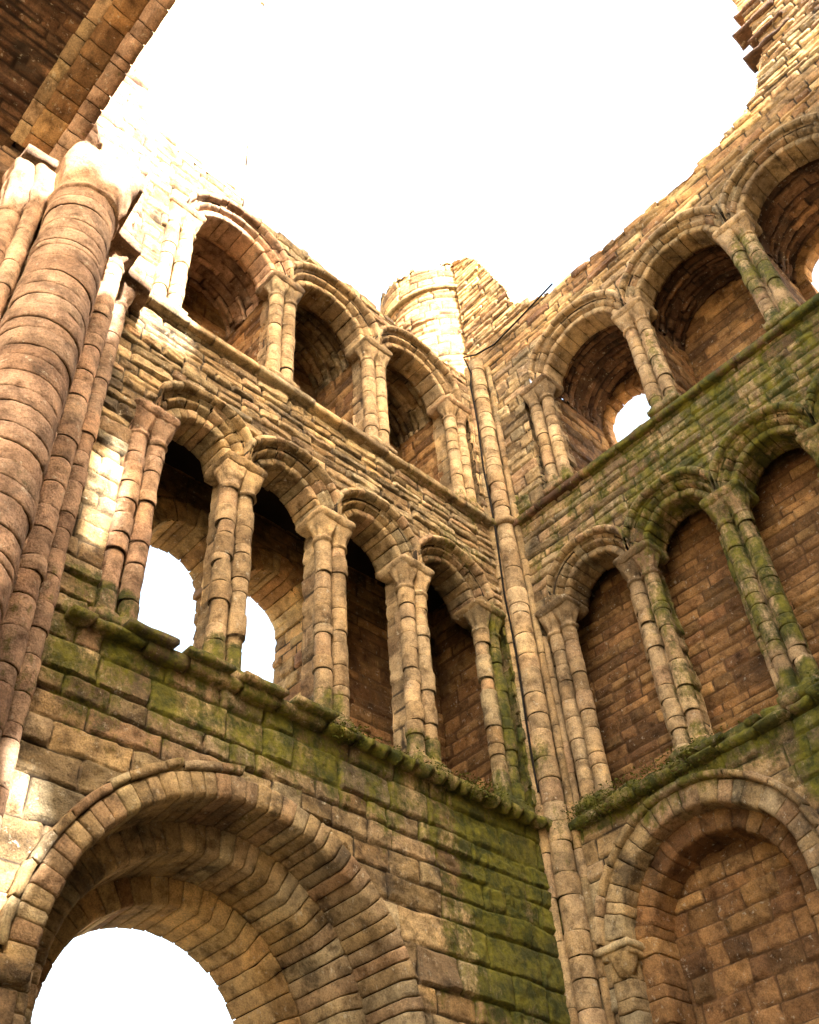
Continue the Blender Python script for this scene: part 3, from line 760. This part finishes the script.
# ================================================================== corner shaft and stair turret
CSH = root('corner_shaft', (-.2, -.2, 0), 'tall thin round shaft of pale drums running up the corner between both walls', 'shaft')
def FW(u, d, v): return np.stack([u, d, v], -1)
rng = np.random.RandomState(401)
def moss_c(x, y, z): return np.maximum(sst(8.4, 7.4, z)*sst(5.5, 6.5, z)*.42, .16)
mb = MB(); shaft(mb, FW, -.2, -.2, 0, 10.95, .125, rng, dh=.27, mossfn=moss_c, seg=28, amp=.008); mb.build('lower_shaft', M_shaft, CSH)
mb = MB(); loft(mb, FW, -.2, -.2, [(10.93, .02, .02, 0), (10.93, .14, .14, 0), (10.96, .165, .165, 0), (11.02, .17, .17, 0), (11.05, .14, .14, 0), (11.06, .02, .02, 0)], rng, moss_c, amp=.006, tone=.1); mb.build('shaft_ring', M_shaft, CSH)
mb = MB(); shaft(mb, FW, -.2, -.2, 11.05, 14.6, .115, rng, dh=.17, mossfn=moss_c, seg=28, amp=.009); mb.build('upper_shaft', M_shaft, CSH)
mb = MB()
for (a, b_) in ((-.34, -.10), (-.10, -.34)):
    shaft(mb, FW, a, b_, 0, 14.4, .045, rng, dh=.5, mossfn=moss_c, seg=12, amp=.006)
mb.build('nook_roll', M_wall, CSH)

TX, TY = .58, 1.0
TU = root('stair_turret', (.58, 1.0, 14), 'round sunlit stair turret stub rising behind the top of the corner', 'turret')
bT = Bond(-6, 6, 13, 19, [(99, .17, .36)], 411, prot=.012)
mb = MB()
TR = 1.15
def topT(u): return 18.15+.7*fbm(u*2.6, u*0, u*0, 77, 4)-.7*sst(.2, 1.6, u)
sheet(mb, bT, lambda U, V, h: FW(TX+(TR+h)*np.sin(U/TR), TY-(TR+h)*np.cos(U/TR), V), (-TR*math.pi, TR*math.pi), (13.6, 18.8), .022, None, lambda u, v: v < topT(u))
sheet(mb, bT, lambda U, V, h: FW(TX+(TR-.35)*np.sin(U/TR), TY-(TR-.35)*np.cos(U/TR), V), (-TR*math.pi, TR*math.pi), (13.6, 18.8), .05, None, lambda u, v: v < topT(u)-.1)
sheet(mb, bT, lambda U, V, h: FW(TX+V*np.sin(U/TR), TY-V*np.cos(U/TR), topT(U)-.06+h), (-TR*math.pi, TR*math.pi), (TR-.36, TR+.01), .04)
mb.build('masonry', M_yel, TU)
mb = MB(); p4 = np.linspace(0, 2*math.pi, 120, endpoint=False)
def ringprof(z, r): return np.stack([TX+r*np.sin(p4), TY-r*np.cos(p4), np.full(120, z)], -1)
P = np.stack([ringprof(17.15, TR-.05), ringprof(17.15, TR+.04), ringprof(17.2, TR+.07), ringprof(17.27, TR+.04), ringprof(17.29, TR-.05)], 1)
mb.grid(jit(P, .02, 7, 4), None, closeu=True); mb.build('band', M_yel, TU)
#mb = MB(); sheet(mb, bT, lambda U, V, h: FW(U, .06-h, V), (-.75, .0), (14.0, 16.9), .025, None, lambda u, v: v < 16.9+.6*u+.1*fbm(u*6, v*0, u*0, 2, 2)); mb.build('link_wall', M_yel, TU)

# ================================================================== clustered pier at the left
PI = root('clustered_pier', (-6.7, -.5, 0), 'massive pink sandstone pier with a fat banded drum and slender shafts at the far left', 'pier')
poly = [(-5.86, .0), (-5.98, -.14), (-6.08, -.14), (-6.08, -.34), (-6.34, -.34), (-6.34, -.62), (-6.5, -.62), (-6.5, -.85), (-7.02, -.85), (-7.02, -.66), (-7.24, -.66), (-7.24, -.45), (-7.6, -.45), (-7.6, -.1), (-8.2, -.1)]
bP = Bond(0, 6, 0, 16, [(99, .2, .26)], 501, prot=.012, rough=.014, bev=.03)
arcl = [0]
for a, b_ in zip(poly[:-1], poly[1:]): arcl.append(arcl[-1]+math.dist(a, b_))
arcl = np.array(arcl); PX = np.array([p_[0] for p_ in poly]); PY = np.array([p_[1] for p_ in poly])
def pierf(U, V, h):
    x = np.interp(U, arcl, PX); y = np.interp(U, arcl, PY)
    cx, cy = -6.8, .6; dx, dy = x-cx, y-cy; L_ = np.hypot(dx, dy)
    return np.stack([x+dx/L_*h, y+dy/L_*h, V], -1)
mb = MB(); sheet(mb, bP, pierf, (0, arcl[-1]), (0, 10.7), .024, moss_pier); mb.build('masonry', M_pink, PI)
rng = np.random.RandomState(511)
for (x, y, r, zt, dh, nm) in ((-5.98, -.22, .085, 10.38, .24, 'shaft'), (-6.23, -.48, .105, 10.5, .24, 'shaft'), (-6.79, -1.0, .295, 10.15, .17, 'drum'), (-7.15, -.82, .075, 10.0, .3, 'shaft'), (-7.30, -.72, .10, 9.9, .3, 'shaft'), (-7.45, -.52, .08, 9.9, .3, 'shaft')):
    mb = MB(); shaft(mb, FW, x, y, 0, zt, r, rng, dh=dh, mossfn=moss_pier, seg=20 if r < .2 else 64, amp=.008 if r < .2 else .009, rj=.004 if r < .2 else .004, wear=.005); o = mb.build(nm, M_pink, PI)
    if r > .2: o['label'] = 'fat banded drum'
# capitals
for (x, y, r, z0, z1) in ((-5.98, -.22, .085, 10.36, 10.7), (-6.23, -.48, .105, 10.48, 10.7), (-6.79, -1.0, .29, 10.15, 10.7), (-7.15, -.82, .075, 10.0, 10.6), (-7.30, -.72, .10, 9.9, 10.6)):
    mb = MB(); secs = [(z0-.02, r*.98, r*.98, 0), (z0, r*1.12, r*1.12, 0), (z0+.05, r*1.12, r*1.12, 0), (z0+.07, r*1.0, r*1.0, 0)]
    for t in np.linspace(.15, 1, 6): secs.append((z0+.07+(z1-z0-.07)*t, r+.06*t, r+.06*t, t*.6))
    loft(mb, FW, x, y, secs, rng, moss_pier, seg=64, amp=.03, scallop=.12, sc=8); mb.build('capital', M_pink, PI)
# stepped abacus
def polyslab(mb, pts, z0, z1, out, seed, mossfn, amp=.012):
    pts = np.array(pts, float); res = []
    for a, b_ in zip(pts[:-1], pts[1:]):
        k = max(1, int(math.dist(a, b_)/.05))
        for t in range(k): res.append(a+(b_-a)*t/k)
    res.append(pts[-1]); res = np.array(res); c = np.array([-6.8, .8]); dv = res-c; L_ = np.linalg.norm(dv, axis=1)[:, None]
    cols = []
    for (o_, z) in ((-.4, z0), (out*.5, z0), (out*.8, z0+(z1-z0)*.35), (out, z0+(z1-z0)*.5), (out, z1-.01), (out-.02, z1), (-.4, z1)):
        q_ = res+dv/L_*o_; cols.append(np.stack([q_[:, 0], q_[:, 1], np.full(len(q_), z)], -1))
    P = jit(np.stack(cols, 1), amp, 8, seed); mb.grid(P, None)
ab = [(-5.70, .1), (-5.76, -.38), (-6.06, -.42), (-6.08, -.70), (-6.36, -.74), (-6.42, -1.26), (-7.06, -1.28), (-7.12, -.95), (-7.42, -.92), (-7.44, -.6), (-7.8, -.55), (-7.8, .2)]
mb = MB(); polyslab(mb, ab, 10.68, 10.82, .02, 5, moss_pier, amp=.02); mb.build('abacus', M_pink, PI)
mb = MB(); rng = np.random.RandomState(515)
sheet(mb, bP, lambda U, V, h: pierf(U, V, h), (0, arcl[-1]), (10.8, 14.4), .03, moss_pier, lambda u, v: v < 14.1+.3*fbm(u*4, u*0, u*0, 6, 3)); mb.build('upper_masonry', M_pink, PI)

# crossing arch: stepped orders springing from the pier
CA = root('crossing_arch', (-7.2, -4.3, 11), 'wide stepped arch springing from the clustered pier, overhead at upper left', 'arch')
YA, YB, SL = -.95, -7.8, .55
hc = (YA-YB)/2; al = math.atan(SL); RA = hc/math.sin(al); YC = (YA+YB)/2; ZC = 11.12-RA*math.cos(al)
def FA(u, d, v): return np.stack([d, u, v], -1)        # d is world x here
def segpath(R0):
    def f(s, R):
        t = s/R0; return YC+(RA+R)*np.sin(t), ZC+(RA+R)*np.cos(t)
    return f
def aorder(name, prof, n, seed, mat, amp=.008):
    mb = MB(); stone_path(mb, prof, segpath(RA), al*RA*.46, al*RA*1.06, n, np.random.RandomState(seed), FA, gap=.008, mossfn=lambda x, y, z: 0*z+.3, amp=amp, jr=.004, sub=4)
    return mb.build(name, mat, CA)
aorder('inner_order', [(0, -7.03), (0, -7.13), (.12, -7.20), (.5, -7.20), (.5, -7.03)], 12, 61, M_pink)
aorder('middle_order', [(.17, -7.18), (.19, -7.37), (.36, -7.44), (.6, -7.44), (.6, -7.18)], 11, 62, M_rust)
aorder('outer_order', [(.36, -7.42), (.38, -7.50), (.46, -7.56), (.7, -7.56), (.7, -7.42)], 10, 63, M_wall)
bV = Bond(-8, 8, 7, 13, [(99, .30, .32)], 611, prot=.02, rough=.03, jd=.04)
BV = root('barrel_vault', (-10, -4.3, 11), 'dark rough stone barrel vault in the top left corner', 'vault')
class Sw:                                            # courses run along x
    def __init__(s, b): s.b = b
    def __call__(s, u, v): return s.b(v, u)
bV2 = Bond(-14, -6, -6, 6, [(99, .075, .5)], 612, prot=.02, rough=.02, jd=.035, warp=.012)
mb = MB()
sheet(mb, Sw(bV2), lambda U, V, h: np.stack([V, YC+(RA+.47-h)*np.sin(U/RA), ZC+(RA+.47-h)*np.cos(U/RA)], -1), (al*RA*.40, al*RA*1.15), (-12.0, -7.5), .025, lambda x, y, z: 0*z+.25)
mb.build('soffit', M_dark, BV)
mb = MB(); sheet(mb, bV2, lambda U, V, h: np.stack([U, YC+(RA+1.2)*np.sin(V/RA), ZC+(RA+1.2)*np.cos(V/RA)], -1), (-12.0, -7.03), (al*RA*.42, al*RA*1.1), .1); mb.build('roof_rubble', M_dark, BV)
mb = MB()
sheet(mb, b2, lambda U, V, h: FW(U, -.1-h, V), (-12.5, -7.6), (0, 12.5), .06)
mb.build('side_wall', M_wall, BV)
# added unseen south wall, top profile and two holes shaped to cast sun patches
SW = root('sun_gobo_wall', (-3, -12, 0), 'tall unseen wall added behind the viewer, outline and holes shaped to cast the sun patches', 'wall')
def topS(x):
    return np.interp(x, [-13, -7.75, -7.7, -6.85, -6.8, -6.3, -6.2, -2.0, -1.8, -.9, 2], [18.3, 18.4, 19.3, 19.35, 21.0, 21.3, 23.5, 23.5, 23.3, 18.9, 18.5])+.12*fbm(x*2.5, x*0, x*0, 3, 3)
def keepS(x, v):
    k = v < topS(x)
    k &= ~(((x+7.43)/.17)**2+((v-17.0)/.75)**2 < 1)
    k &= ~(((x+7.55)/.22)**2+((v-13.75)/.6)**2 < 1)
    return k
mb = MB(); sheet(mb, Bond(-14, 3, 0, 25, [(99, .3, .5)], 701), lambda U, V, h: FW(U, -12+h, V), (-13, 1.8), (0, 24), .07, None, keepS)
o = mb.build('masonry', M_wall, SW); md = o.modifiers.new('thick', 'SOLIDIFY'); md.thickness = .25; md.offset = 0

# moss tufts growing on the ledges
def tufts(F, ua, ub, n, dr, zr, seed, name, label):
    rng = np.random.RandomState(seed)
    u = rng.uniform(ua, ub, n); w = fbm(u*2.3, u*0, u*0, seed, 4); u = u[w > rng.uniform(-.5, .9, len(u))]; m = len(u)
    d = rng.uniform(*dr, m); z = zr[0]+(zr[1]-zr[0])*rng.rand(m)
    P = F(u, d, z); a = rng.uniform(0, 2*math.pi, m); ln = rng.uniform(.012, .035, m); wd = rng.uniform(.004, .009, m)
    dn = rng.uniform(-.9, .7, m)
    dx = np.stack([np.cos(a), np.sin(a), dn], -1); dx /= np.linalg.norm(dx, axis=1)[:, None]
    sd = np.cross(dx, rng.normal(size=(m, 3))); sd /= np.linalg.norm(sd, axis=1)[:, None]
    V = np.concatenate([P-sd*wd[:, None], P+sd*wd[:, None], P+dx*ln[:, None]+sd*wd[:, None]*.5, P+dx*ln[:, None]-sd*wd[:, None]*.5])
    f = np.stack([np.arange(m), np.arange(m)+m, np.arange(m)+2*m, np.arange(m)+3*m], -1)
    b = MB(); b.v.append(V); b.f.append(f); b.c.append(np.tile([.5, .5, 1, 1.], (len(V), 1))); b.n = len(V)
    o = b.build(name, M_moss); tag(o, label, 'moss', kind='stuff'); return o
M_moss = plain('moss', (.07, .075, .012), .95)
tufts(FL, .3, 3.2, 4500, (-.27, -.12), (6.56, 6.76), 901, 'moss', 'dark green moss tufts along the scalloped ledge under the windowed gallery')
tufts(FR, .35, 5.5, 8000, (-.29, -.12), (6.52, 6.80), 903, 'moss', 'shaggy green moss along the ledge above the walled-up arch')
# lightning cable down the corner
def tube(pts, r, name, mat):
    pts = np.array(pts, float); t = np.gradient(pts, axis=0); t /= np.linalg.norm(t, axis=1)[:, None]
    a = np.cross(t, [.3, .5, .81]); a /= np.linalg.norm(a, axis=1)[:, None]; b_ = np.cross(t, a)
    th = np.linspace(0, 2*math.pi, 8, endpoint=False)
    P = pts[None]+r*(np.cos(th)[:, None, None]*a[None]+np.sin(th)[:, None, None]*b_[None])
    mb = MB(); mb.grid(P, None, closeu=True); return mb.build(name, mat)
pts = [(.02-.16, -1.85, 14.98), (-.16, -1.2, 14.82), (-.17, -.6, 14.70), (-.3, -.3, 14.62), (-.42, -.15, 14.6), (-.36, -.2, 14.2)]
pts += [(-.36+.008*math.sin(z*3), -.14-.02*abs(math.sin(z*1.3)), z) for z in np.arange(13.9, 6.9, -.3)]
o = tube(pts, .014, 'lightning_cable', M_cable); tag(o, 'thin black cable running across the wall top and down beside the corner shaft', 'cable')

# ground
me = bpy.data.meshes.new('ground'); me.from_pydata([(-3000, -3000, 0), (3000, -3000, 0), (3000, 3000, 0), (-3000, 3000, 0)], [], [(0, 1, 2, 3)]); me.materials.append(M_grass)
g = bpy.data.objects.new('ground', me); COL.objects.link(g); g['kind'] = 'structure'
